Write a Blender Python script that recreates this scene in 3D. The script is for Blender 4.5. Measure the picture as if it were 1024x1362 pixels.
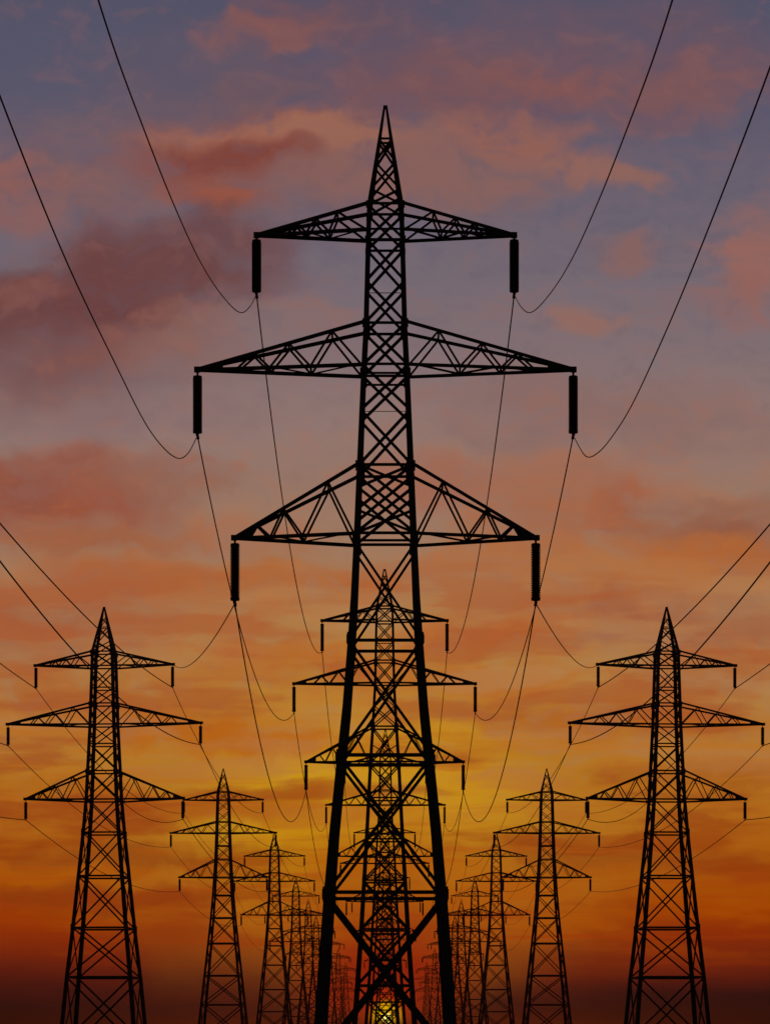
import bpy, math, random
from mathutils import Vector as V
random.seed(7)

# ------------------------------------------------------------------ scale
# photo measures (1024 x 1362) are turned into metres: at the first pylon
# (DIST metres away) one photo pixel is 1/K metre; the horizon sits at HY.
K, DIST, HY, EYE, CX = 25.5, 125.5, 1375.0, 1.6, 512.5
FPX = K * DIST

scene = bpy.context.scene
for o in list(bpy.data.objects):
    bpy.data.objects.remove(o)

# ------------------------------------------------------------------ camera
cam_d = bpy.data.cameras.new('camera')
cam = bpy.data.objects.new('camera', cam_d)
scene.collection.objects.link(cam)
cam.location = (0, 0, EYE)
cam.rotation_euler = (math.radians(90), 0, 0)
cam_d.sensor_fit = 'HORIZONTAL'
cam_d.sensor_width = 36.0
cam_d.lens = 36.0 * FPX / 1024.0
cam_d.shift_y = (HY - 681.0) / 1024.0
cam_d.shift_x = -0.5 / 1024.0
cam_d.clip_start = 0.5
cam_d.clip_end = 60000.0
scene.camera = cam

# ------------------------------------------------------------------ colour
scene.view_settings.view_transform = 'Standard'
scene.view_settings.look = 'None'
scene.view_settings.exposure = 0.0
scene.view_settings.gamma = 1.0

def lin(c):
    r = []
    for v in c:
        v /= 255.0
        r.append(v / 12.92 if v <= 0.04045 else ((v + 0.055) / 1.055) ** 2.4)
    return (*r, 1.0)

# ------------------------------------------------------------------ sky
SUN_Y = 1355.0
SUN_EL = math.atan((HY - SUN_Y) / FPX)
world = bpy.data.worlds.new('World')
scene.world = world
world.use_nodes = True
wt = world.node_tree
for n in list(wt.nodes):
    wt.nodes.remove(n)
WN, WL = wt.nodes.new, wt.links.new

def put(sock, v):
    if hasattr(v, 'is_output') or isinstance(v, bpy.types.NodeSocket):
        WL(v, sock)
    else:
        sock.default_value = v

def M(op, a, b=0.0, c=0.0, clamp=False):
    n = WN('ShaderNodeMath'); n.operation = op; n.use_clamp = clamp
    put(n.inputs[0], a); put(n.inputs[1], b)
    if op in ('MULTIPLY_ADD', 'SMOOTH_MIN', 'WRAP'): put(n.inputs[2], c)
    return n.outputs[0]

def mixc(f, a, b, mode='MIX'):
    n = WN('ShaderNodeMix'); n.data_type = 'RGBA'; n.blend_type = mode
    put(n.inputs[0], f); put(n.inputs[6], a); put(n.inputs[7], b)
    return n.outputs[2]

def smooth(v, lo, hi, a=0.0, b=1.0):
    n = WN('ShaderNodeMapRange'); n.interpolation_type = 'SMOOTHSTEP'
    put(n.inputs[0], v)
    for i, x in zip((1, 2, 3, 4), (lo, hi, a, b)): n.inputs[i].default_value = x
    return n.outputs[0]

def combine(x, y, z):
    n = WN('ShaderNodeCombineXYZ'); put(n.inputs[0], x); put(n.inputs[1], y); put(n.inputs[2], z)
    return n.outputs[0]

def noise(vec, scale, detail=4, rough=0.55, dist=0.0):
    n = WN('ShaderNodeTexNoise'); n.inputs['Scale'].default_value = scale
    n.inputs['Detail'].default_value = detail; n.inputs['Roughness'].default_value = rough
    n.inputs['Distortion'].default_value = dist
    WL(vec, n.inputs['Vector'])
    return n

tc = WN('ShaderNodeTexCoord')
sp = WN('ShaderNodeSeparateXYZ'); WL(tc.outputs['Generated'], sp.inputs[0])
dx, dy, dz = sp.outputs
den = M('MAXIMUM', dy, 0.25)
U = M('MULTIPLY_ADD', M('DIVIDE', dx, den), FPX, CX)          # azimuth, east-west
Vv = M('SUBTRACT', HY, M('MULTIPLY', M('DIVIDE', dz, den), FPX))   # height above horizon
P0 = combine(U, Vv, 0.0)

# turbulence that bends everything in the sky a little
nv = noise(P0, 0.011, 4, 0.5)
vs = WN('ShaderNodeVectorMath'); vs.operation = 'SUBTRACT'; WL(nv.outputs['Color'], vs.inputs[0]); vs.inputs[1].default_value = (0.5, 0.5, 0.5)
vm = WN('ShaderNodeVectorMath'); vm.operation = 'MULTIPLY'; WL(vs.outputs[0], vm.inputs[0]); vm.inputs[1].default_value = (110, 70, 0)
va = WN('ShaderNodeVectorMath'); va.operation = 'ADD'; WL(P0, va.inputs[0]); WL(vm.outputs[0], va.inputs[1])
P1 = va.outputs[0]

vm2 = WN('ShaderNodeVectorMath'); vm2.operation = 'MULTIPLY'; WL(vs.outputs[0], vm2.inputs[0]); vm2.inputs[1].default_value = (60, 14, 0)
va2 = WN('ShaderNodeVectorMath'); va2.operation = 'ADD'; WL(P0, va2.inputs[0]); WL(vm2.outputs[0], va2.inputs[1])
P2 = va2.outputs[0]      # calmer: the flat bars of cloud low down

def stretched(sx, sy, seed, calm=False):
    m = WN('ShaderNodeMapping'); m.inputs['Scale'].default_value = (sx, sy, 1); m.inputs['Location'].default_value = (seed, seed * 1.7, seed)
    WL(P2 if calm else P1, m.inputs['Vector']); return m.outputs[0]

billow = noise(stretched(0.010, 0.019, 3.1), 1.0, 5, 0.48).outputs[0]
fine = noise(stretched(0.020, 0.034, 11.4), 1.0, 5, 0.5).outputs[0]
streak = noise(stretched(0.0042, 0.021, 7.7, True), 1.0, 5, 0.5).outputs[0]
thin = noise(stretched(0.0035, 0.10, 21.3, True), 1.0, 4, 0.5).outputs[0]
puff = noise(stretched(0.040, 0.058, 31.0), 1.0, 4, 0.5).outputs[0]

STOPS = [(0, (84, 83, 104)), (130, (91, 88, 108)), (240, (106, 97, 112)), (350, (116, 105, 115)), (460, (129, 111, 115)),
         (560, (146, 120, 114)), (640, (152, 119, 104)), (720, (160, 122, 97)), (800, (170, 124, 86)), (880, (178, 126, 74)),
         (960, (182, 126, 60)), (1040, (184, 116, 32)), (1110, (178, 100, 20)), (1165, (172, 84, 10)), (1205, (168, 68, 2)), (1240, (150, 50, 8)),
         (1275, (122, 38, 14)), (1305, (88, 27, 17)), (1335, (40, 18, 18)), (1362, (10, 8, 10)), (1390, (6, 5, 6))]
ramp = WN('ShaderNodeValToRGB')
ramp.color_ramp.interpolation = 'LINEAR'
while len(ramp.color_ramp.elements) > 1:
    ramp.color_ramp.elements.remove(ramp.color_ramp.elements[0])
for i, (y, c) in enumerate(STOPS):
    e = ramp.color_ramp.elements[0] if i == 0 else ramp.color_ramp.elements.new(y / 1400.0)
    e.position = y / 1400.0; e.color = lin(c)
yw = M('ADD', Vv, M('MULTIPLY', M('SUBTRACT', streak, 0.5), 60.0))
WL(M('DIVIDE', yw, 1400.0), ramp.inputs[0])
col = ramp.outputs[0]

# cloud masses: centre x, y, radii, tilt in degrees, colour, strength, softness
CLOUDS = [
 # high mauve veils
 (640, 105, 360, 80, -4, (116, 84, 92), .75, 'b'), (590, 120, 120, 45, 0, (128, 84, 82), .5, 'f'),
 (735, 120, 80, 22, 3, (140, 86, 80), .75, 'f'), (905, 118, 110, 38, -8, (125, 86, 88), .85, 'f'),
 (360, 32, 90, 26, -10, (146, 90, 80), .9, 'f'), (450, 20, 120, 60, 0, (104, 80, 92), .6, 'b'), (330, 122, 60, 22, 0, (122, 86, 86), .7, 'f'),
 (250, 110, 150, 60, 0, (98, 86, 100), .6, 'b'),
 # main lit bank left of the pylon head
 (200, 235, 260, 80, 0, (120, 92, 96), .75, 'b'), (340, 200, 180, 40, -3, (140, 86, 78), .9, 'b'),
 (285, 208, 90, 26, -6, (126, 68, 60), .9, 'f'), (400, 182, 80, 24, 0, (146, 88, 76), .85, 'f'),
 (470, 205, 100, 44, 5, (142, 98, 90), .8, 'f'),
 (280, 258, 70, 22, 5, (140, 82, 70), .95, 'f'), (20, 250, 70, 40, 0, (146, 94, 86), .75, 'f'), (110, 262, 90, 26, 6, (132, 94, 92), .6, 'f'),
 (440, 245, 120, 40, 0, (130, 96, 94), .6, 'b'),
 # right of the head
 (590, 215, 110, 48, 0, (140, 98, 90), .75, 'f'), (700, 198, 95, 26, 18, (150, 98, 86), .9, 'f'), (785, 232, 80, 16, 12, (146, 102, 92), .9, 'f'), (720, 175, 60, 16, 0, (146, 98, 88), .7, 'f'),
 (255, 182, 60, 13, -4, (160, 102, 84), .9, 'f'), (375, 174, 70, 15, 0, (160, 104, 84), .9, 'f'), (456, 178, 70, 20, 0, (156, 104, 86), .85, 'f'), (320, 200, 90, 15, 2, (128, 68, 58), .9, 'f'),
 (285, 262, 46, 13, 0, (152, 84, 66), .9, 'f'),
 (620, 250, 110, 40, 0, (136, 98, 92), .6, 'f'),
 # dark smoky cloud, left
 (130, 395, 250, 66, -14, (112, 68, 66), 1.0, 'b'), (230, 350, 120, 50, -20, (108, 68, 68), .9, 'b'), (50, 420, 150, 60, 0, (108, 66, 65), .9, 'b'),
 (60, 500, 170, 52, 0, (122, 86, 86), .75, 'b'), (190, 460, 120, 28, -8, (134, 86, 78), .75, 'f'), (40, 385, 60, 18, 0, (132, 82, 76), .6, 'f'),
 (140, 560, 210, 26, -4, (134, 108, 110), .6, 'b'),
 (260, 430, 60, 26, 0, (142, 96, 86), .6, 'f'), (300, 480, 120, 36, 0, (138, 108, 104), .5, 'b'),
 # right middle
 (1010, 345, 80, 50, 0, (152, 102, 92), .9, 'f'), (975, 395, 50, 24, 0, (148, 100, 92), .7, 'f'), (845, 333, 50, 22, 0, (140, 100, 94), .8, 'f'), (775, 434, 60, 18, 0, (148, 108, 98), .85, 'f'),
 (830, 555, 280, 42, 2, (138, 104, 98), .7, 'b'), (700, 515, 100, 26, 0, (138, 106, 102), .6, 'f'),
 (380, 425, 110, 20, 0, (140, 108, 104), .6, 'f'),
 # red-brown bank left, orange bank right
 (80, 662, 160, 52, 0, (150, 84, 64), 1.0, 'b'), (30, 640, 90, 40, 0, (144, 82, 66), .8, 'b'), (120, 655, 50, 24, 0, (158, 84, 58), .8, 'f'), (210, 640, 110, 30, 0, (146, 98, 82), .7, 'f'),
 (690, 645, 200, 34, 0, (164, 106, 80), .9, 'b'), (830, 675, 46, 34, 0, (162, 92, 62), .9, 'f'), (750, 700, 120, 28, 0, (166, 102, 70), .8, 'f'),
 (970, 705, 130, 36, 0, (146, 88, 66), .95, 'b'), (1010, 745, 120, 26, 0, (168, 98, 58), .8, 'b'), (560, 640, 90, 30, 0, (158, 104, 86), .6, 'f'),
 # orange banks
 (140, 722, 130, 20, -2, (160, 96, 66), .9, 'f'), (160, 775, 210, 26, 1, (172, 102, 62), .9, 'b'), (380, 780, 170, 30, 0, (176, 104, 56), .85, 'f'),
 (330, 720, 100, 22, 0, (166, 108, 80), .6, 'f'),
 (60, 835, 150, 40, 0, (160, 96, 66), .9, 'b'), (880, 770, 200, 40, -8, (178, 104, 54), .9, 'b'), (700, 755, 120, 34, 8, (176, 108, 62), .8, 'f'),
 (870, 830, 160, 36, 4, (160, 92, 62), .85, 'b'), (650, 845, 130, 20, -5, (180, 100, 48), .85, 'f'), (620, 905, 150, 18, -3, (182, 100, 38), .8, 'f'),
 (400, 870, 140, 20, 2, (184, 104, 40), .85, 'f'), (300, 900, 140, 16, 2, (180, 106, 46), .7, 'f'), (200, 960, 220, 24, 2, (180, 96, 30), .8, 'b'),
 (60, 915, 120, 22, 0, (172, 98, 46), .8, 'f'), (330, 985, 170, 20, 2, (184, 98, 18), .85, 'f'), (800, 960, 200, 22, 3, (176, 94, 32), .8, 'b'),
 (700, 1000, 150, 16, 0, (184, 112, 28), .6, 'f'), (960, 905, 120, 26, 0, (170, 98, 52), .8, 'f'), (240, 1065, 240, 22, 2, (170, 84, 18), .8, 'b'),
 (950, 1040, 160, 22, 0, (164, 88, 26), .7, 'f'), (60, 1085, 160, 20, 0, (164, 80, 20), .7, 'f'), (180, 1140, 200, 16, 0, (146, 66, 18), .7, 'f'),
 (840, 1140, 220, 18, 2, (146, 66, 18), .6, 'f'), (60, 1190, 220, 14, 0, (136, 56, 18), .6, 'f'), (180, 850, 200, 30, 0, (176, 118, 72), .5, 'f'),
 (640, 800, 150, 26, 0, (174, 122, 78), .5, 'f'), (480, 940, 140, 30, 0, (188, 126, 52), .6, 'b'),
]
# the light of the low sun on the air above it
GLOWS = [(490, 1045, 330, 190, 0, (186, 126, 34), .85), (460, 1090, 165, 115, 0, (208, 152, 18), 1.0), (560, 1065, 130, 100, 0, (202, 142, 28), .85),
         (512, 1190, 210, 80, 0, (176, 88, 14), .75), (512, 1260, 120, 75, 0, (158, 58, 12), .75), (512, 1325, 85, 70, 0, (150, 32, 10), .95)]

def blob(cx, cy, rx, ry, ang):
    m = WN('ShaderNodeMapping'); m.vector_type = 'TEXTURE'
    m.inputs['Location'].default_value = (cx, cy, 0); m.inputs['Rotation'].default_value = (0, 0, math.radians(ang))
    m.inputs['Scale'].default_value = (rx * 1.6, ry * 1.8, 1)
    WL(P1, m.inputs['Vector'])
    g = WN('ShaderNodeTexGradient'); g.gradient_type = 'SPHERICAL'
    WL(m.outputs[0], g.inputs[0])
    return g.outputs['Fac']

for (cx, cy, rx, ry, ang, c, s) in GLOWS:
    col = mixc(smooth(blob(cx, cy, rx, ry, ang), 0.0, 0.8, 0.0, s), col, lin(c))
for (cx, cy, rx, ry, ang, c, s, kind) in CLOUDS:
    nz = billow if kind == 'b' else fine
    f = M('ADD', blob(cx, cy, rx, ry, ang), M('MULTIPLY', M('SUBTRACT', nz, 0.5), 1.3 if kind == 'b' else 1.6))
    lim = smooth(blob(cx, cy, rx, ry, ang), 0.0, 0.42, 0.0, s)
    f = M('MULTIPLY', smooth(f, -0.15, 0.95), lim)
    col = mixc(f, col, lin(c))
# fine mottling of lit and unlit cloud across the whole sky, and thin low bars
mott = M('ADD', M('MULTIPLY', fine, 0.6), M('MULTIPLY', puff, 0.4))
upper = smooth(Vv, 1150, 950)
col = mixc(M('MULTIPLY', smooth(mott, 0.48, 0.68, 0.0, 0.24), upper), col, mixc(smooth(Vv, 300, 900), lin((144, 98, 94)), lin((198, 112, 52))))
col = mixc(M('MULTIPLY', smooth(mott, 0.52, 0.32, 0.0, 0.24), upper), col, mixc(smooth(Vv, 250, 900), lin((84, 82, 104)), lin((158, 118, 98))))
low = M('MULTIPLY', smooth(Vv, 700, 820), smooth(Vv, 1290, 1230))
col = mixc(M('MULTIPLY', smooth(streak, 0.51, 0.63, 0.0, 0.6), low), col, mixc(smooth(Vv, 850, 1150), lin((172, 86, 44)), lin((150, 56, 12))))
col = mixc(M('MULTIPLY', smooth(streak, 0.49, 0.37, 0.0, 0.45), low), col, mixc(smooth(Vv, 900, 1150), lin((184, 134, 84)), lin((180, 86, 8))))
col = mixc(M('MULTIPLY', smooth(thin, 0.53, 0.68, 0.0, 0.5), M('MULTIPLY', smooth(Vv, 900, 1000), smooth(Vv, 1300, 1250))), col, mixc(smooth(Vv, 1000, 1250), lin((190, 112, 28)), lin((164, 56, 8))))

# the sun's disc, a quarter of a degree above the horizon, with its close glare
sd = WN('ShaderNodeVectorMath'); sd.operation = 'DISTANCE'
WL(P0, sd.inputs[0]); sd.inputs[1].default_value = (514, SUN_Y, 0)
sr = sd.outputs['Value']
col = mixc(smooth(sr, 60, 16, 0.0, 0.6), col, lin((215, 60, 8)))
col = mixc(smooth(sr, 28, 12, 0.0, 1.0), col, (1.35, 0.75, 0.0, 1))
col = mixc(smooth(sr, 9, 3, 0.0, 1.0), col, (5.0, 4.0, 0.8, 1))

# the half of the sky behind the camera: a dim dusk sky from the Sky Texture
sky = WN('ShaderNodeTexSky'); sky.sky_type = 'NISHITA'; sky.sun_disc = False
sky.sun_elevation = SUN_EL; sky.sun_rotation = 0.0
skb = mixc(1.0, sky.outputs[0], (0.05, 0.05, 0.05, 1), 'MULTIPLY')
col = mixc(smooth(dy, 0.15, 0.55), skb, col)
bg = WN('ShaderNodeBackground'); WL(col, bg.inputs[0]); bg.inputs[1].default_value = 1.0
wo = WN('ShaderNodeOutputWorld'); WL(bg.outputs[0], wo.inputs[0])

# ------------------------------------------------------------------ sun lamp
sl = bpy.data.lights.new('sun', 'SUN')
sl.energy = 0.12; sl.angle = math.radians(0.5); sl.color = (1.0, 0.30, 0.06)
so = bpy.data.objects.new('sun', sl); scene.collection.objects.link(so)
so.rotation_euler = (math.radians(-90) + SUN_EL, 0, 0)
so.location = (0, 300, 80)

# ------------------------------------------------------------------ materials
def mat(name, base, rough=0.7, metal=0.0, var=0.35, scale=3.0, bump=0.0):
    m = bpy.data.materials.new(name); m.use_nodes = True
    nt = m.node_tree; b = nt.nodes['Principled BSDF']
    b.inputs['Roughness'].default_value = rough; b.inputs['Metallic'].default_value = metal
    b.inputs['Specular IOR Level'].default_value = 0.08
    t = nt.nodes.new('ShaderNodeTexCoord'); n = nt.nodes.new('ShaderNodeTexNoise')
    n.inputs['Scale'].default_value = scale; n.inputs['Detail'].default_value = 6
    nt.links.new(t.outputs['Object'], n.inputs['Vector'])
    r = nt.nodes.new('ShaderNodeValToRGB')
    r.color_ramp.elements[0].position = .3; r.color_ramp.elements[1].position = .7
    r.color_ramp.elements[0].color = (*[c * (1 - var) for c in base], 1)
    r.color_ramp.elements[1].color = (*[c * (1 + var) for c in base], 1)
    nt.links.new(n.outputs[0], r.inputs[0]); nt.links.new(r.outputs[0], b.inputs['Base Color'])
    if bump:
        bp = nt.nodes.new('ShaderNodeBump'); bp.inputs['Strength'].default_value = bump
        nt.links.new(n.outputs[0], bp.inputs['Height']); nt.links.new(bp.outputs[0], b.inputs['Normal'])
    return m
STEEL = mat('weathered_steel', (0.045, 0.045, 0.05), 0.75)
GLAZE = mat('insulator_glaze', (0.03, 0.02, 0.02), 0.5, 0, .3, 8)
FITTING = mat('fitting_steel', (0.04, 0.04, 0.045), 0.6)
CABLE = mat('stranded_cable', (0.04, 0.04, 0.045), 0.6, 0, .2, 20)
CONC = mat('concrete', (0.16, 0.15, 0.14), 0.9, 0, .25, 4, .3)
GRASS = mat('dark_field', (0.035, 0.04, 0.02), 0.95, 0, .5, 0.4, .6)

# ------------------------------------------------------------------ mesh helper
class MB:
    def __init__(s):
        s.v = []; s.f = []; s.k = 0
    def prism(s, pts0, pts1):
        b = len(s.v); n = len(pts0)
        s.v += [tuple(p) for p in pts0] + [tuple(p) for p in pts1]
        for i in range(n):
            j = (i + 1) % n
            s.f.append((b + i, b + j, b + n + j, b + n + i))
        s.f.append(tuple(range(b + n - 1, b - 1, -1))); s.f.append(tuple(range(b + n, b + 2 * n)))
    def angle(s, p, q, n, w, off=None):
        """steel angle from p to q: one flange w wide in the plane with inward normal n, the other standing inward"""
        p = V(p); q = V(q); d = q - p
        if d.length < 1e-5: return
        d.normalize(); n = V(n)
        a = n.cross(d)
        if a.length < 1e-4: a = V((1, 0, 0)).cross(d)
        a.normalize(); b = d.cross(a); b.normalize()
        if b.dot(n) < 0: b = -b
        if off is None:
            s.k += 1; off = 0.004 + (s.k % 7) * 0.0045
        t = max(w * .18, .012)
        sec = [(-w / 2, 0), (w / 2, 0), (w / 2, t), (-w / 2 + t, t), (-w / 2 + t, w * .75), (-w / 2, w * .75)]
        f = lambda c: [c + a * x + b * (y + off) for x, y in sec]
        s.prism(f(p), f(q))
    def box(s, c, sx, sy, sz):
        c = V(c)
        lo = [c + V((x * sx / 2, y * sy / 2, -sz / 2)) for x, y in ((-1, -1), (1, -1), (1, 1), (-1, 1))]
        s.prism(lo, [p + V((0, 0, sz)) for p in lo])
    def plate(s, pts, n, t):
        n = V(n).normalized() * t
        s.prism([V(p) for p in pts], [V(p) + n for p in pts])
    def tube(s, pts, r, seg=6):
        b = len(s.v); m = len(pts)
        for i, p in enumerate(pts):
            d = (V(pts[min(i + 1, m - 1)]) - V(pts[max(i - 1, 0)])).normalized()
            a = d.cross(V((0, 0, 1)));
            if a.length < 1e-3: a = V((1, 0, 0))
            a.normalize(); c = a.cross(d)
            for k in range(seg):
                th = 2 * math.pi * k / seg
                s.v.append(tuple(V(p) + (a * math.cos(th) + c * math.sin(th)) * r))
        for i in range(m - 1):
            for k in range(seg):
                j = (k + 1) % seg
                s.f.append((b + i * seg + k, b + i * seg + j, b + (i + 1) * seg + j, b + (i + 1) * seg + k))
        s.f.append(tuple(b + k for k in range(seg))[::-1]); s.f.append(tuple(b + (m - 1) * seg + k for k in range(seg)))
    def lathe(s, c, prof, seg=12):
        b = len(s.v); c = V(c)
        for r, z in prof:
            for k in range(seg):
                th = 2 * math.pi * k / seg
                s.v.append(tuple(c + V((r * math.cos(th), r * math.sin(th), z))))
        for i in range(len(prof) - 1):
            for k in range(seg):
                j = (k + 1) % seg
                s.f.append((b + i * seg + k, b + (i + 1) * seg + k, b + (i + 1) * seg + j, b + i * seg + j))
        s.f.append(tuple(b + k for k in range(seg)))
        s.f.append(tuple(b + (len(prof) - 1) * seg + k for k in range(seg))[::-1])
    def build(s, name, m, parent=None):
        me = bpy.data.meshes.new(name); me.from_pydata(s.v, [], s.f); me.update()
        me.materials.append(m)
        o = bpy.data.objects.new(name, me); scene.collection.objects.link(o)
        if parent: o.parent = parent
        return o

def tag(o, label=None, cat=None, group=None, kind=None):
    if label: o['label'] = label
    if cat: o['category'] = cat
    if group: o['group'] = group
    if kind: o['kind'] = kind
    return o

# ------------------------------------------------------------------ ground
g = MB()
R, NG = 30000.0, 24
xs = [math.copysign((abs(i) / NG) ** 3 * R, i) for i in range(-NG, NG + 1)]
for y in xs:
    for x in xs:
        g.v.append((x, y, 0))
n1 = len(xs)
for j in range(n1 - 1):
    for i in range(n1 - 1):
        g.f.append((j * n1 + i, j * n1 + i + 1, (j + 1) * n1 + i + 1, (j + 1) * n1 + i))
ground = tag(g.build('ground', GRASS), kind='structure')

# ------------------------------------------------------------------ pylons
PYLON_GROUP = 'lattice pylons carrying the power lines'

class Tower:
    """a three-armed lattice pylon measured from the photo: S holds its outline (photo px, off its axis)"""
    def __init__(s, S):
        s.S = S; s.d = S['d']; s.D = S['d'] * DIST; s.m = s.d / K
    def hw(s, y):
        P = s.S['prof']
        for (y0, a), (y1, b) in zip(P, P[1:]):
            if y <= y1 or (y1, b) == P[-1]:
                v = a + (b - a) * (y - y0) / (y1 - y0); break
        v *= s.m
        return v / (1 + v / s.D)
    def z(s, y, depth=0.0):
        return EYE + (HY - y) * s.m * (1 - depth / s.D)
    def C(s, y, sx, sy, inset=0.0):
        h = s.hw(y)
        return V((sx * (h - inset), -sy * (h - inset), max(s.z(y, h), 0.0)))
    def T(s, x, y, dy=0.0):
        return V((x * s.m, dy, s.z(y)))

    def lw(s, y):
        P = s.S['legw']
        for (y0, a), (y1, b) in zip(P, P[1:]):
            if y <= y1 or (y1, b) == P[-1]:
                return (a + (b - a) * (y - y0) / (y1 - y0)) * s.m

    def leg(s, mb, sx, sy, ys):
        prev = None
        for y in ys:
            w = s.lw(y); t = w * .22; c = s.C(y, sx, sy)
            sec = [(0, 0), (w, 0), (w, t), (t, t), (t, w), (0, w)]
            ring = [c + V((-sx * x, sy * yy, 0)) for x, yy in sec]
            if prev: mb.prism(prev, ring)
            prev = ring

    def face_panels(s, mb, y0, y1, w, kind='X', faces='FBLR'):
        for fc in faces:
            ins = s.lw(y0) * .3
            if fc in 'FB':
                sy = 1 if fc == 'F' else -1
                A = lambda y, k: s.C(y, k, sy, ins); n = (0, sy, 0)
            else:
                sx = 1 if fc == 'R' else -1
                A = lambda y, k: s.C(y, sx, k, ins); n = (-sx, 0, 0)
            if kind in ('X',):
                mb.angle(A(y0, -1), A(y1, 1), n, w); mb.angle(A(y0, 1), A(y1, -1), n, w)
            elif kind == 'Z':
                mb.angle(A(y0, -1), A(y1, 1), n, w)
            elif kind == 'S':
                mb.angle(A(y0, 1), A(y1, -1), n, w)
            elif kind == 'H':
                mb.angle(A(y0, -1), A(y0, 1), n, w)

    def arm(s, mb, side, yt, yb, tip, ty, uf, lf, cw, bw):
        tipP = s.T(side * tip, ty)
        e = V((0, 0.0, 0))
        for sy in (1, -1):
            rt = s.C(yt, side, sy); rb = s.C(yb, side, sy)
            te = tipP + V((0, -sy * cw * .5, 0))
            n = (0, sy, 0)
            tu = te + V((0, 0, cw * .25))
            mb.angle(rt, tu, n, cw); mb.angle(rb, te, n, cw)
            pts = [rb]
            for i in range(max(len(uf), len(lf))):
                if i < len(uf): pts.append(rt.lerp(tu, uf[i]))
                if i < len(lf): pts.append(rb.lerp(te, lf[i]))
            for a, b in zip(pts, pts[1:]):
                mb.angle(a, b, n, bw)
        # ties across the arm, and zigzag in its floor and its top plane
        rbF, rbB = s.C(yb, side, 1), s.C(yb, side, -1)
        rtF, rtB = s.C(yt, side, 1), s.C(yt, side, -1)
        fr = [0] + list(lf)
        for i in range(len(fr) - 1):
            a = rbF.lerp(tipP, fr[i]); b = rbB.lerp(tipP, fr[i + 1]); c = rbB.lerp(tipP, fr[i])
            if i % 2: a = rbB.lerp(tipP, fr[i]); b = rbF.lerp(tipP, fr[i + 1])
            mb.angle(a, b, (0, 0, 1), bw)
            mb.angle(rbF.lerp(tipP, fr[i + 1]), rbB.lerp(tipP, fr[i + 1]), (0, 0, 1), bw)
        for f in uf:
            mb.angle(rtF.lerp(tipP, f), rtB.lerp(tipP, f), (0, 0, -1), bw)
        # tip plates and hanger bracket
        q = s.S.get('tipq', .1)
        for sy in (1, -1):
            pr = [rbF, rbB][sy < 0].lerp(tipP, 1 - q * 1.5); pt = [rtF, rtB][sy < 0].lerp(tipP, 1 - q * 1.5)
            o = V((0, -sy * cw * .12, 0))
            mb.plate([pr + o, tipP + o - V((0, 0, cw * .3)), tipP + o + V((0, 0, cw * .7)), pt + o], (0, -sy, 0), cw * .08)
        mb.box(tipP + V((side * cw * .3, 0, cw * .15)), cw * 1.7, cw * 1.3, cw * 1.5)

    def insulator(s, x, y0, y1, ytip, rpx, sheds, parent, seg=12):
        mb = MB(); top = s.T(x, y0); bot = s.T(x, y1)
        L = top.z - bot.z; r = rpx * s.m; rc = r * .74
        prof = [(rc * .5, L), (r * .9, L - r * .05), (r * .95, L - r * .5)]
        h = (L - r) / sheds
        for i in range(sheds):
            zz = L - r * .5 - i * h
            prof += [(rc, zz - h * .05), (rc, zz - h * .35), (r, zz - h * .6), (r, zz - h * .78), (rc, zz - h * .95)]
        prof += [(r * .95, r * .45), (r * .95, r * .05), (rc * .4, 0)]
        mb.lathe(bot, prof, seg)
        o = mb.build('insulator', GLAZE, parent)
        h_ = MB(); h_.tube([s.T(x, ytip), top + V((0, 0, -.02))], r * .22, 6)
        h_.build('hanger', FITTING, o)
        c = MB(); c.tube([bot + V((0, 0, .01)), bot - V((0, 0, r * .5))], r * .3, 6)
        c.tube([bot + V((0, -r * 1.6, -r * .75)), bot + V((0, -r * .8, -r * .5)), bot + V((0, r * .8, -r * .5)), bot + V((0, r * 1.6, -r * .75))], r * .3, 6)
        c.build('cable_clamp', FITTING, o)
        return o

    def make(s, name, detailed=True):
        S = s.S
        root = bpy.data.objects.new(name, None); scene.collection.objects.link(root)
        root.empty_display_size = 2
        mm = s.m
        ytop = S['arms'][0]['yt']
        ys = [y for y, _ in S['prof'] if y > ytop + 1]
        ys = [ytop] + ys
        for sx in (-1, 1):
            for sy in (1, -1):
                mb = MB(); s.leg(mb, sx, sy, ys)
                # splice plates where leg sections meet
                for y in S.get('splices', []):
                    c = s.C(y, sx, sy); w = s.lw(y)
                    mb.box(c + V((-sx * w * .45, -sy * w * .06, 0)), w * 1.12, w * .1, w * 1.8)
                mb.build('leg', STEEL, root)
                if detailed:
                    f = MB(); c = s.C(ys[-1], sx, sy); w = s.lw(ys[-1]) * 1.4
                    f.lathe(V((c.x - sx * w * .3, c.y + sy * w * .3, -.3)), [(w * 1.1, 0), (w * 1.1, .45), (w * .8, .6)], 14)
                    f.build('footing', CONC, root)
        b = MB()
        for (kind, y0, y1, w, faces) in S['body']:
            s.face_panels(b, y0, y1, w * mm, kind, faces)
        for (y, gw, gh) in S.get('gussets', []):
            for sx in (-1, 1):
                for sy in (1, -1):
                    c = s.C(y, sx, sy)
                    b.box(c + V((-sx * gw * mm * .35, -sy * .02, 0)), gw * mm, .02, gh * mm)
        b.build('lattice_bracing', STEEL, root)
        # spire
        p = MB(); apex = S['prof'][0][0]
        for sx in (-1, 1):
            for sy in (1, -1):
                s.leg(p, sx, sy, [apex, (apex + ytop) / 2, ytop])
        for (kind, y0, y1, w, faces) in S['spire']:
            s.face_panels(p, y0, y1, w * mm, kind, faces)
        h0 = s.hw(apex); p.box((0, 0, s.z(apex, h0)), 2 * h0, 2 * h0, h0 * 1.2)
        p.build('spire', STEEL, root)
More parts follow.
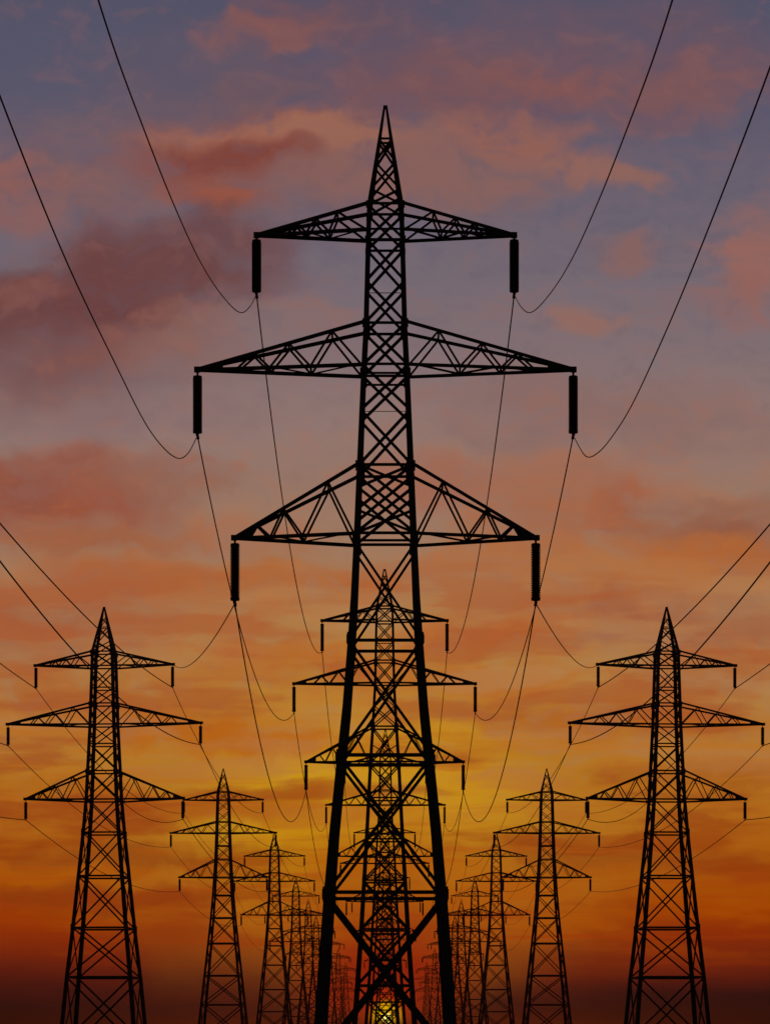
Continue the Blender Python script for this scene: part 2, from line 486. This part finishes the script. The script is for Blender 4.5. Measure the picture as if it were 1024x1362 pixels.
        for A in S['arms']:
            for side in (-1, 1):
                mb = MB()
                s.arm(mb, side, A['yt'], A['yb'], A['tip'], A['ty'], A['uf'], A['lf'], S['cw'] * mm, S['bw'] * mm)
                mb.build('crossarm', STEEL, root)
                s.insulator(side * A['ix'], A['i0'], A['i1'], A['ty'], S['ir'], S['sheds'], root, S.get('seg', 12))
        return root

TYPE_A = dict(d=1.0,
    prof=[(141, 2.8), (271, 24.5), (316, 26), (428, 29), (495, 32.5), (618, 38), (720, 42.5), (790, 46), (849, 50), (938, 57), (1012, 65), (1100, 74), (1190, 82), (1300, 90.5), (1416, 98.5)],
    legw=[(141, 2.8), (271, 5.8), (495, 6.4), (720, 7.8), (849, 9.2), (1012, 10), (1188, 10.5), (1192, 12.5), (1416, 13.5)],
    splices=[849, 1006, 1190],
    gussets=[(271, 9, 10), (317, 8, 8), (429, 10, 12), (493, 9, 9), (619, 12, 14), (715, 11, 13), (1010, 13, 12), (1190, 15, 14), (850, 12, 12)],
    body=[('H', 269, 0, 3.6, 'FBLR'), ('X', 271, 316, 3.6, 'FBLR'), ('H', 303, 0, 3, 'FBLR'), ('H', 317, 0, 3.4, 'FBLR'),
          ('X', 317, 372, 3.8, 'FBLR'), ('X', 372, 428, 3.8, 'FBLR'), ('H', 373, 0, 1.0, 'B'),
          ('H', 428, 0, 3.8, 'FBLR'), ('X', 428, 484, 4.0, 'FBLR'), ('H', 483, 0, 3.6, 'FBLR'), ('H', 495, 0, 3, 'FB'),
          ('X', 484, 544, 4.0, 'FBLR'), ('X', 544, 618, 4.0, 'FBLR'), ('H', 530, 0, 0.9, 'B'),
          ('H', 617, 0, 4, 'FBLR'), ('X', 617, 677, 4.0, 'FBLR'), ('X', 647, 708, 4.0, 'FBLR'), ('X', 617, 647, 3.6, 'F'), ('X', 677, 708, 3.6, 'F'), 
          ('H', 708, 0, 4, 'FBLR'), ('H', 718, 0, 3.4, 'F'),
          ('X', 720, 850, 3.3, 'FBLR'), ('H', 851, 0, 4.4, 'FBLR'),
          ('X', 852, 1004, 3.9, 'FBLR'), ('H', 1004, 0, 5, 'FBLR'), ('X', 1006, 1187, 4.3, 'FBLR'), ('H', 1187, 0, 5, 'FBLR'),
          ('X', 1192, 1414, 7.0, 'FBLR')],
    spire=[('H', 183, 0, 3, 'FBLR'), ('X', 183, 214, 3.2, 'FBLR'), ('X', 214, 250, 3.0, 'FBLR'), ('X', 250, 271, 3.1, 'FB')],
    arms=[dict(yt=269, yb=304, tip=170, ty=313, ix=171.3, i0=319, i1=388, uf=[.27, .47, .64], lf=[.34, .55, .72]),
          dict(yt=427, yb=484, tip=249, ty=492, ix=249.8, i0=500, i1=576, uf=[.19, .45, .66], lf=[.31, .56, .76]),
          dict(yt=617, yb=709, tip=200, ty=716, ix=200, i0=723, i1=799, uf=[.235, .6, .82], lf=[.43, .7, .88])],
    cw=4.5, bw=2.8, ir=6.5, sheds=30, seg=16)

TYPE_B = dict(d=1.92,
    prof=[(758, 1.8), (806, 11.5), (826, 12.5), (878, 13.5), (910, 14.3), (965, 17.6), (1015, 21), (1061, 23.5), (1116, 26.5), (1171, 30), (1236, 34), (1311, 39.5), (1362, 43.5), (1396, 46)],
    legw=[(758, 1.5), (826, 3), (910, 3.2), (1015, 4), (1171, 5), (1396, 6.6)],
    gussets=[(807, 5, 6), (879, 5, 6), (966, 6, 7), (1015, 6, 6)],
    body=[('H', 806, 0, 2.2, 'FBLR'), ('X', 806, 826, 1.5, 'FBLR'), ('H', 826, 0, 2, 'FBLR'), ('X', 826, 852, 1.4, 'FBLR'), ('X', 852, 878, 1.4, 'FBLR'), ('H', 852, 0, 1.2, 'FB'),
          ('H', 878, 0, 2, 'FBLR'), ('X', 878, 908, 1.5, 'FBLR'), ('H', 908, 0, 2, 'FBLR'), ('X', 910, 938, 1.5, 'FBLR'), ('X', 938, 965, 1.5, 'FBLR'),
          ('H', 966, 0, 2.3, 'FBLR'), ('X', 966, 1013, 1.8, 'FBLR'), ('X', 990, 1013, 1.3, 'F'), ('H', 1013, 0, 2.4, 'FBLR'), ('X', 1015, 1061, 1.9, 'FBLR'), ('H', 1061, 0, 2.2, 'FBLR'),
          ('X', 1061, 1116, 2, 'FBLR'), ('H', 1116, 0, 2.2, 'FBLR'), ('X', 1116, 1171, 2.2, 'FBLR'), ('H', 1171, 0, 2.6, 'FBLR'), ('X', 1171, 1236, 2.3, 'LR'),
          ('X', 1171, 1236, 2.3, 'FB'), ('H', 1236, 0, 2.6, 'FBLR'), ('X', 1236, 1311, 2.6, 'FBLR'), ('H', 1311, 0, 2.8, 'FBLR'), ('X', 1311, 1395, 2.8, 'FBLR')],
    spire=[('X', 764, 775, 1.1, 'FBLR'), ('X', 775, 792, 1.2, 'FBLR'), ('X', 792, 806, 1.2, 'FBLR')],
    arms=[dict(yt=806, yb=824, tip=82.5, ty=826, ix=83, i0=830, i1=866, uf=[.25, .5], lf=[.38, .62]),
          dict(yt=878, yb=908, tip=120, ty=910, ix=120.5, i0=914, i1=947, uf=[.2, .45, .66], lf=[.32, .56, .76]),
          dict(yt=965, yb=1013, tip=104, ty=1014, ix=104.5, i0=1018, i1=1051, uf=[.24, .6, .8], lf=[.44, .7])],
    cw=2.5, bw=1.25, ir=2.7, sheds=22, seg=10)

TYPE_C = dict(d=2.17,
    prof=[(808, 1.4), (866, 15.2), (886, 15.8), (963, 18), (1062, 22.5), (1107, 26), (1165, 31.5), (1234, 38), (1300, 45), (1362, 50.5), (1394, 53.5)],
    legw=[(808, 1.8), (866, 4.2), (963, 4.2), (1107, 4.8), (1394, 5.6)],
    splices=[1107, 1234],
    gussets=[(867, 6, 6), (936, 6, 6), (1026, 6, 7)],
    body=[('H', 866, 0, 2, 'FBLR'), ('X', 866, 885, 1.5, 'FBLR'), ('H', 885, 0, 2, 'FBLR'), ('X', 886, 914, 1.5, 'FBLR'), ('H', 914, 0, 1.8, 'FB'), ('X', 914, 935, 1.4, 'FBLR'),
          ('H', 935, 0, 2, 'FBLR'), ('X', 935, 963, 1.5, 'FBLR'), ('H', 963, 0, 2, 'FBLR'), ('X', 963, 989, 1.5, 'FBLR'), ('H', 989, 0, 1.9, 'FB'), ('X', 989, 1024, 1.6, 'FBLR'),
          ('H', 1025, 0, 2.1, 'FBLR'), ('X', 1025, 1063, 1.7, 'FBLR'), ('H', 1063, 0, 2.2, 'FBLR'), ('X', 1063, 1107, 1.7, 'FBLR'), ('H', 1107, 0, 2.2, 'FBLR'),
          ('X', 1107, 1165, 1.8, 'FBLR'), ('H', 1165, 0, 2.4, 'FBLR'), ('X', 1165, 1234, 2, 'FBLR'), ('H', 1234, 0, 2.6, 'FBLR'),
          ('X', 1234, 1300, 2.1, 'FBLR'), ('H', 1300, 0, 2.8, 'FBLR'), ('X', 1300, 1393, 2.3, 'FBLR')],
    spire=[('H', 834, 0, 1.4, 'FBLR'), ('X', 820, 834, 1, 'FBLR'), ('X', 834, 852, 1.3, 'FBLR'), ('X', 852, 866, 1.3, 'FBLR')],
    arms=[dict(yt=866, yb=885, tip=92, ty=885, ix=91.6, i0=888, i1=914, uf=[.25, .48, .66], lf=[.36, .58, .75]),
          dict(yt=935, yb=963, tip=129.5, ty=963, ix=129, i0=967, i1=990, uf=[.2, .44, .64], lf=[.31, .54, .72]),
          dict(yt=1025, yb=1063, tip=105.5, ty=1063, ix=105.3, i0=1067, i1=1089, uf=[.22, .52, .74], lf=[.38, .63, .8])],
    cw=2.4, bw=1.3, ir=2.5, sheds=18, seg=10)

TYPE_D = dict(d=3.5,
    prof=[(1023, .8), (1053, 8.2), (1065, 8.6), (1108, 9.8), (1143, 11), (1167, 12.4), (1191, 13.8), (1221, 16.2), (1255, 19.5), (1298, 24), (1337, 28), (1362, 30.5), (1386.6, 33)],
    legw=[(1023, .9), (1053, 2.2), (1167, 2.6), (1386, 3.4)],
    body=[('H', 1053, 0, 1.3, 'FBLR'), ('X', 1053, 1065, .8, 'FBLR'), ('H', 1064, 0, 1.3, 'FBLR'), ('X', 1065, 1079, .85, 'FBLR'), ('X', 1079, 1093, .85, 'FBLR'),
          ('H', 1093, 0, 1.3, 'FBLR'), ('X', 1093, 1108, .85, 'FBLR'), ('H', 1108, 0, 1.3, 'FBLR'), ('X', 1108, 1125, .9, 'FBLR'), ('H', 1125, 0, 1.4, 'FB'), ('X', 1125, 1143, .9, 'FBLR'),
          ('H', 1143, 0, 1.3, 'FBLR'), ('X', 1143, 1167, 1, 'FBLR'), ('H', 1167, 0, 1.4, 'FBLR'), ('X', 1167, 1191, 1, 'FBLR'), ('H', 1191, 0, 1.5, 'FBLR'),
          ('X', 1191, 1221, 1.1, 'FBLR'), ('H', 1221, 0, 1.6, 'FBLR'), ('X', 1221, 1255, 1.2, 'FBLR'), ('H', 1255, 0, 1.7, 'FBLR'),
          ('X', 1255, 1298, 1.2, 'FBLR'), ('H', 1298, 0, 1.8, 'FBLR'), ('X', 1298, 1337, 1.3, 'FBLR'), ('H', 1337, 0, 1.8, 'FBLR'), ('X', 1337, 1386, 1.4, 'FBLR')],
    spire=[('X', 1030, 1041, .7, 'FBLR'), ('X', 1041, 1053, .8, 'FBLR')],
    arms=[dict(yt=1053, yb=1064, tip=52.5, ty=1064.5, ix=52.5, i0=1067.5, i1=1081, uf=[.28, .55], lf=[.42, .68]),
          dict(yt=1093, yb=1108, tip=70, ty=1108.5, ix=70, i0=1111, i1=1126, uf=[.2, .44, .66], lf=[.31, .55, .76]),
          dict(yt=1144, yb=1167, tip=58.5, ty=1167.5, ix=58.3, i0=1170, i1=1185, uf=[.24, .55, .78], lf=[.4, .67])],
    cw=1.6, bw=.8, ir=1.7, sheds=12, seg=8)

def place(o, off, d, rz=0.0):
    o.location = (off * d / K, d * DIST, 0); o.rotation_euler = (0, 0, rz)
    return o

def copy_tree(o, parent=None):
    c = o.copy(); scene.collection.objects.link(c)
    if parent: c.parent = parent
    for ch in o.children: copy_tree(ch, c)
    return c

def merged(src, name):
    """the same pylon as one mesh, for the ones too small to show parts"""
    v, f = [], []
    def walk(o):
        if o.type == 'MESH' and 'footing' not in o.name:
            b = len(v); v.extend([tuple(x.co) for x in o.data.vertices])
            f.extend([tuple(b + i for i in p.vertices) for p in o.data.polygons])
        for ch in o.children: walk(ch)
    walk(src)
    mb = MB(); mb.v = v; mb.f = f
    return mb.build(name, STEEL)

def pylon_tag(o, label):
    return tag(o, label, 'pylon', PYLON_GROUP)

tA, tB, tC, tD = Tower(TYPE_A), Tower(TYPE_B), Tower(TYPE_C), Tower(TYPE_D)
A1 = place(tA.make('lattice_pylon'), 0, 1.0)
pylon_tag(A1, 'tallest black lattice pylon in the middle, nearest, with three pairs of long crossarms')
B1 = place(tB.make('lattice_pylon'), -1, 1.92)
pylon_tag(B1, 'mid-sized lattice pylon standing directly behind the tallest central one, seen through its legs')
RC, RD = math.radians(3.2), math.radians(2.5)
C1 = place(tC.make('lattice_pylon'), -374, 2.17, -RC)
pylon_tag(C1, 'large lattice pylon at the left edge, nearest and tallest of the left row')
C2 = place(copy_tree(C1), 374, 2.17, RC)
pylon_tag(C2, 'large lattice pylon at the right edge, nearest and tallest of the right row')
D1 = place(tD.make('lattice_pylon'), -215.5, 3.5, -RD)
pylon_tag(D1, 'second pylon of the left row, just right of the large left one')
D2 = place(copy_tree(D1), 214.5, 3.5, RD)
pylon_tag(D2, 'second pylon of the right row, just left of the large right one')

ORD = ['third', 'fourth', 'fifth', 'sixth', 'seventh', 'eighth', 'ninth', 'tenth', 'eleventh', 'twelfth', 'thirteenth', 'fourteenth',
       'fifteenth', 'sixteenth', 'seventeenth', 'eighteenth', 'nineteenth', 'twentieth', 'twenty-first', 'twenty-second']
# the central row going on towards the sun
rowB = [(2.94, 0), (3.95, -1), (5.1, 1), (7.2, 0)]
farB = merged(B1, 'lattice_pylon')
farD = merged(D1, 'lattice_pylon')
used = {'B': False, 'D': False}
centre = [B1]
for i, (d, off) in enumerate(rowB):
    if d < 5.5: o = copy_tree(B1)
    elif not used['B']: o = farB; used['B'] = True
    else: o = farB.copy(); scene.collection.objects.link(o)
    place(o, off, d, 0 if d < 4 else random.uniform(-.02, .02)); centre.append(o)
    pylon_tag(o, '%s pylon back in the central row, seen between the legs of the nearest' % ORD[i])
rowD = [(4.61, 147.5), (5.95, 119), (6.9, 102), (7.8, 92), (9.2, 76), (10.9, 64), (13.0, 54), (16.0, 57)]
rows = {-1: [C1, D1], 1: [C2, D2]}
for side, word, edge in ((-1, 'left', 'right'), (1, 'right', 'left')):
    for i, (d, off) in enumerate(rowD):
        if d < 6.5: o = copy_tree(D1)
        elif not used['D']: o = farD; used['D'] = True
        else: o = farD.copy(); scene.collection.objects.link(o)
        j = 0 if d < 6 else random.uniform(-1.5, 1.5)
        place(o, side * (off + j), d, side * RD * (1 if d < 6 else random.uniform(.4, 1.2))); rows[side].append(o)
        pylon_tag(o, '%s pylon back in the %s row of pylons%s' % (ORD[i], word, '' if d < 7 else ', small and faint'))

# ------------------------------------------------------------------ cables
def W(off, y, d):
    return V((off * d / K, d * DIST, EYE + (HY - y) * d / K))

def cable(P, Q, sag_px, rpx_at, label, group, seg=48, name='power_cable'):
    P, Q = V(P), V(Q); pts = []
    for i in range(seg + 1):
        t = i / seg
        p = P.lerp(Q, t); p.z -= 4 * sag_px / K * t * (1 - t)
        pts.append(p)
    o = P.copy()
    mb = MB(); mb.tube([p - o for p in pts], rpx_at, 6)
    ob = mb.build(name, CABLE); ob.location = o
    tag(ob, label, 'cable', group)
    return ob
def hang(T, off, k, side, d=None):
    """where the clamp of insulator k hangs, on the pylon of type T standing at (off, d)"""
    d = d or T.d
    A = T.S['arms'][k]; r = T.S['ir'] * T.m
    p = T.T(side * A['ix'], A['i1'])
    rz = {id(tC): RC, id(tD): RD}.get(id(T), 0.0) * (1 if off > 0 else -1)
    return V((p.x * math.cos(rz) + off * d / K, d * DIST + p.x * math.sin(rz), p.z - r * .55))

def free_cable(path, r, label, group, name='power_cable'):
    """a cable through measured points (depth, height), smoothed"""
    e = [path[0] * 2 - path[1]] + path + [path[-1] * 2 - path[-2]]
    pts = []
    for i in range(1, len(e) - 2):
        p0, p1, p2, p3 = e[i - 1], e[i], e[i + 1], e[i + 2]
        t0 = 0.0; t1 = t0 + (p1 - p0).length ** .5; t2 = t1 + (p2 - p1).length ** .5; t3 = t2 + (p3 - p2).length ** .5
        for j in range(12):
            t = t1 + (t2 - t1) * j / 12
            a1 = p0 * ((t1 - t) / (t1 - t0)) + p1 * ((t - t0) / (t1 - t0)); a2 = p1 * ((t2 - t) / (t2 - t1)) + p2 * ((t - t1) / (t2 - t1)); a3 = p2 * ((t3 - t) / (t3 - t2)) + p3 * ((t - t2) / (t3 - t2))
            b1 = a1 * ((t2 - t) / (t2 - t0)) + a2 * ((t - t0) / (t2 - t0)); b2 = a2 * ((t3 - t) / (t3 - t1)) + a3 * ((t - t1) / (t3 - t1))
            pts.append(b1 * ((t2 - t) / (t2 - t1)) + b2 * ((t - t1) / (t2 - t1)))
    pts.append(path[-1]); o = path[0].copy()
    mb = MB(); mb.tube([p - o for p in pts], r, 6)
    ob = mb.build(name, CABLE); ob.location = o
    return tag(ob, label, 'cable', group)
NEAR_TOP = [(.95, 919), (.89, 854), (.7876, 774), (.689, 711), (.6, 668), (.536, 643), (.4726, 622), (.42, 615), (.3, 622), (.15, 660), (0, 740)]
NEAR_MID = [(.95, 733), (.9009, 690), (.8, 641), (.6897, 619), (.5814, 605), (.4878, 608), (.4, 622), (.25, 670), (.1, 750), (0, 810)]
NEAR_MID_RIGHT = [(.936, 719), (.88, 681), (.82, 655), (.7645, 638), (.6846, 627), (.6046, 623), (.4887, 628), (.4, 645), (.25, 690), (.1, 760), (0, 815)]

LV = ['top', 'middle', 'bottom']
near_group = 'cables strung between the pylons'
for side, word in ((-1, 'left'), (1, 'right')):
    # from the nearest pylon to the one behind the camera
    for k, pts, r, lab in ((0, NEAR_TOP, .023, 'cable rising steeply out of the top of the picture from the tallest pylon, %s side'),
                           (1, NEAR_MID if side < 0 else NEAR_MID_RIGHT, .026, 'cable rising from the widest arm of the tallest pylon to the %s picture edge')):
        P = hang(tA, 0, k, side)
        path = [P] + [V((P.x, u * DIST, EYE + Z / K)) for u, Z in pts]
        free_cable(path, r, lab % word, near_group)
    # from the lowest insulator across to the side row
    P = hang(tA, 0, 2, side); Q = W(side * 281.5, 885, 2.17)
    cable(P, Q, 36, .034, 'cable from the tallest pylon, low %s insulator, across to the large %s pylon' % (word, word), near_group)
    # central row
    sags = [(138, 142, 168), (130, 130, 130), (100, 100, 100)]
    T2 = [hang(tB, -1, k, side) for k in range(3)]
    T3 = [hang(tB, 0, k, side, 2.94) for k in range(3)]
    T4 = [hang(tB, -1, k, side, 3.95) for k in range(3)]
    for k in range(3):
        cable(hang(tA, 0, k, side), T2[k], sags[0][k], .034, 'sagging cable from %s %s insulator of the tallest pylon to the one behind it' % (LV[k], word), near_group, 64)
        cable(T2[k], T3[k], sags[1][k], .036, 'thin %s %s cable between the second and third central pylons' % (LV[k], word), near_group)
        cable(T3[k], T4[k], sags[2][k], .034, 'faint %s %s cable between the third and fourth central pylons' % (LV[k], word), near_group)
    # side row
    inn, out = -side, side           # insulators towards / away from the centre line
    cx = side * 374
    nx = side * 215.5 if side < 0 else 214.5
    # cables coming from the nearer, unseen pylon of this row
    specs = {(0, inn): (283.5, .8, 798, 53), (1, inn): (246.5, .8, 673, 84), (0, out): (466.5, .8, 977, 47), (1, out): (503, .8, 850, 80), (2, out): (479.5, .8, 640, 95)}
    for (k, sd), (off, d0, Z, S) in specs.items():
        P = hang(tC, cx, k, sd)
        Q = V((P.x, d0 * DIST, EYE + Z / K))
        cable(P, Q, S, .05, 'cable from the picture edge to the %s %s insulator of the large %s pylon' % (LV[k], 'inner' if sd == inn else 'outer', word), near_group, 64)
    # jumper looping under the lowest inner arm
    P = V((cx * 2.17 / K + inn * 24 * 2.17 / K, 2.17 * DIST, tC.z(1066)))
    cable(P, hang(tC, cx, 2, inn), 30, .04, 'short looping cable under the lowest inner arm of the large %s pylon' % word, near_group, 24)
    spans = [(tC, cx, 2.17, tD, nx, 3.5, (95, 83, 65), .042, 'first', 'second'), (tD, nx, 3.5, tD, side * 147.5, 4.61, (75, 70, 60), .04, 'second', 'third'),
             (tD, side * 147.5, 4.61, tD, side * 119, 5.95, (75, 75, 65), .036, 'third', 'fourth')]
    for (Ta, oa, da, Tb, ob_, db, sg, r, na, nb) in spans:
        for k in range(3):
            for sd in (-1, 1):
                cable(hang(Ta, oa, k, sd, da), hang(Tb, ob_, k, sd, db), sg[k], r,
                      'thin cable, %s %s arms, between the %s and %s pylons in the %s row' % (LV[k], 'inner' if sd == inn else 'outer', na, nb, word), near_group)

# ------------------------------------------------------------------ haze
HAZE = 1.35e-4
if HAZE:
    hb = MB(); hb.box((0, 0, 31), 61000, 61000, 64)
    hz = hb.build('haze', STEEL)
    hm = bpy.data.materials.new('evening_haze'); hm.use_nodes = True
    for n in list(hm.node_tree.nodes): hm.node_tree.nodes.remove(n)
    pv = hm.node_tree.nodes.new('ShaderNodeVolumePrincipled'); pv.inputs['Density'].default_value = HAZE
    pv.inputs['Color'].default_value = (.16, .075, .065, 1); pv.inputs['Anisotropy'].default_value = 0.88
    mo = hm.node_tree.nodes.new('ShaderNodeOutputMaterial'); hm.node_tree.links.new(pv.outputs[0], mo.inputs['Volume'])
    hz.data.materials.clear(); hz.data.materials.append(hm)
    tag(hz, kind='stuff')
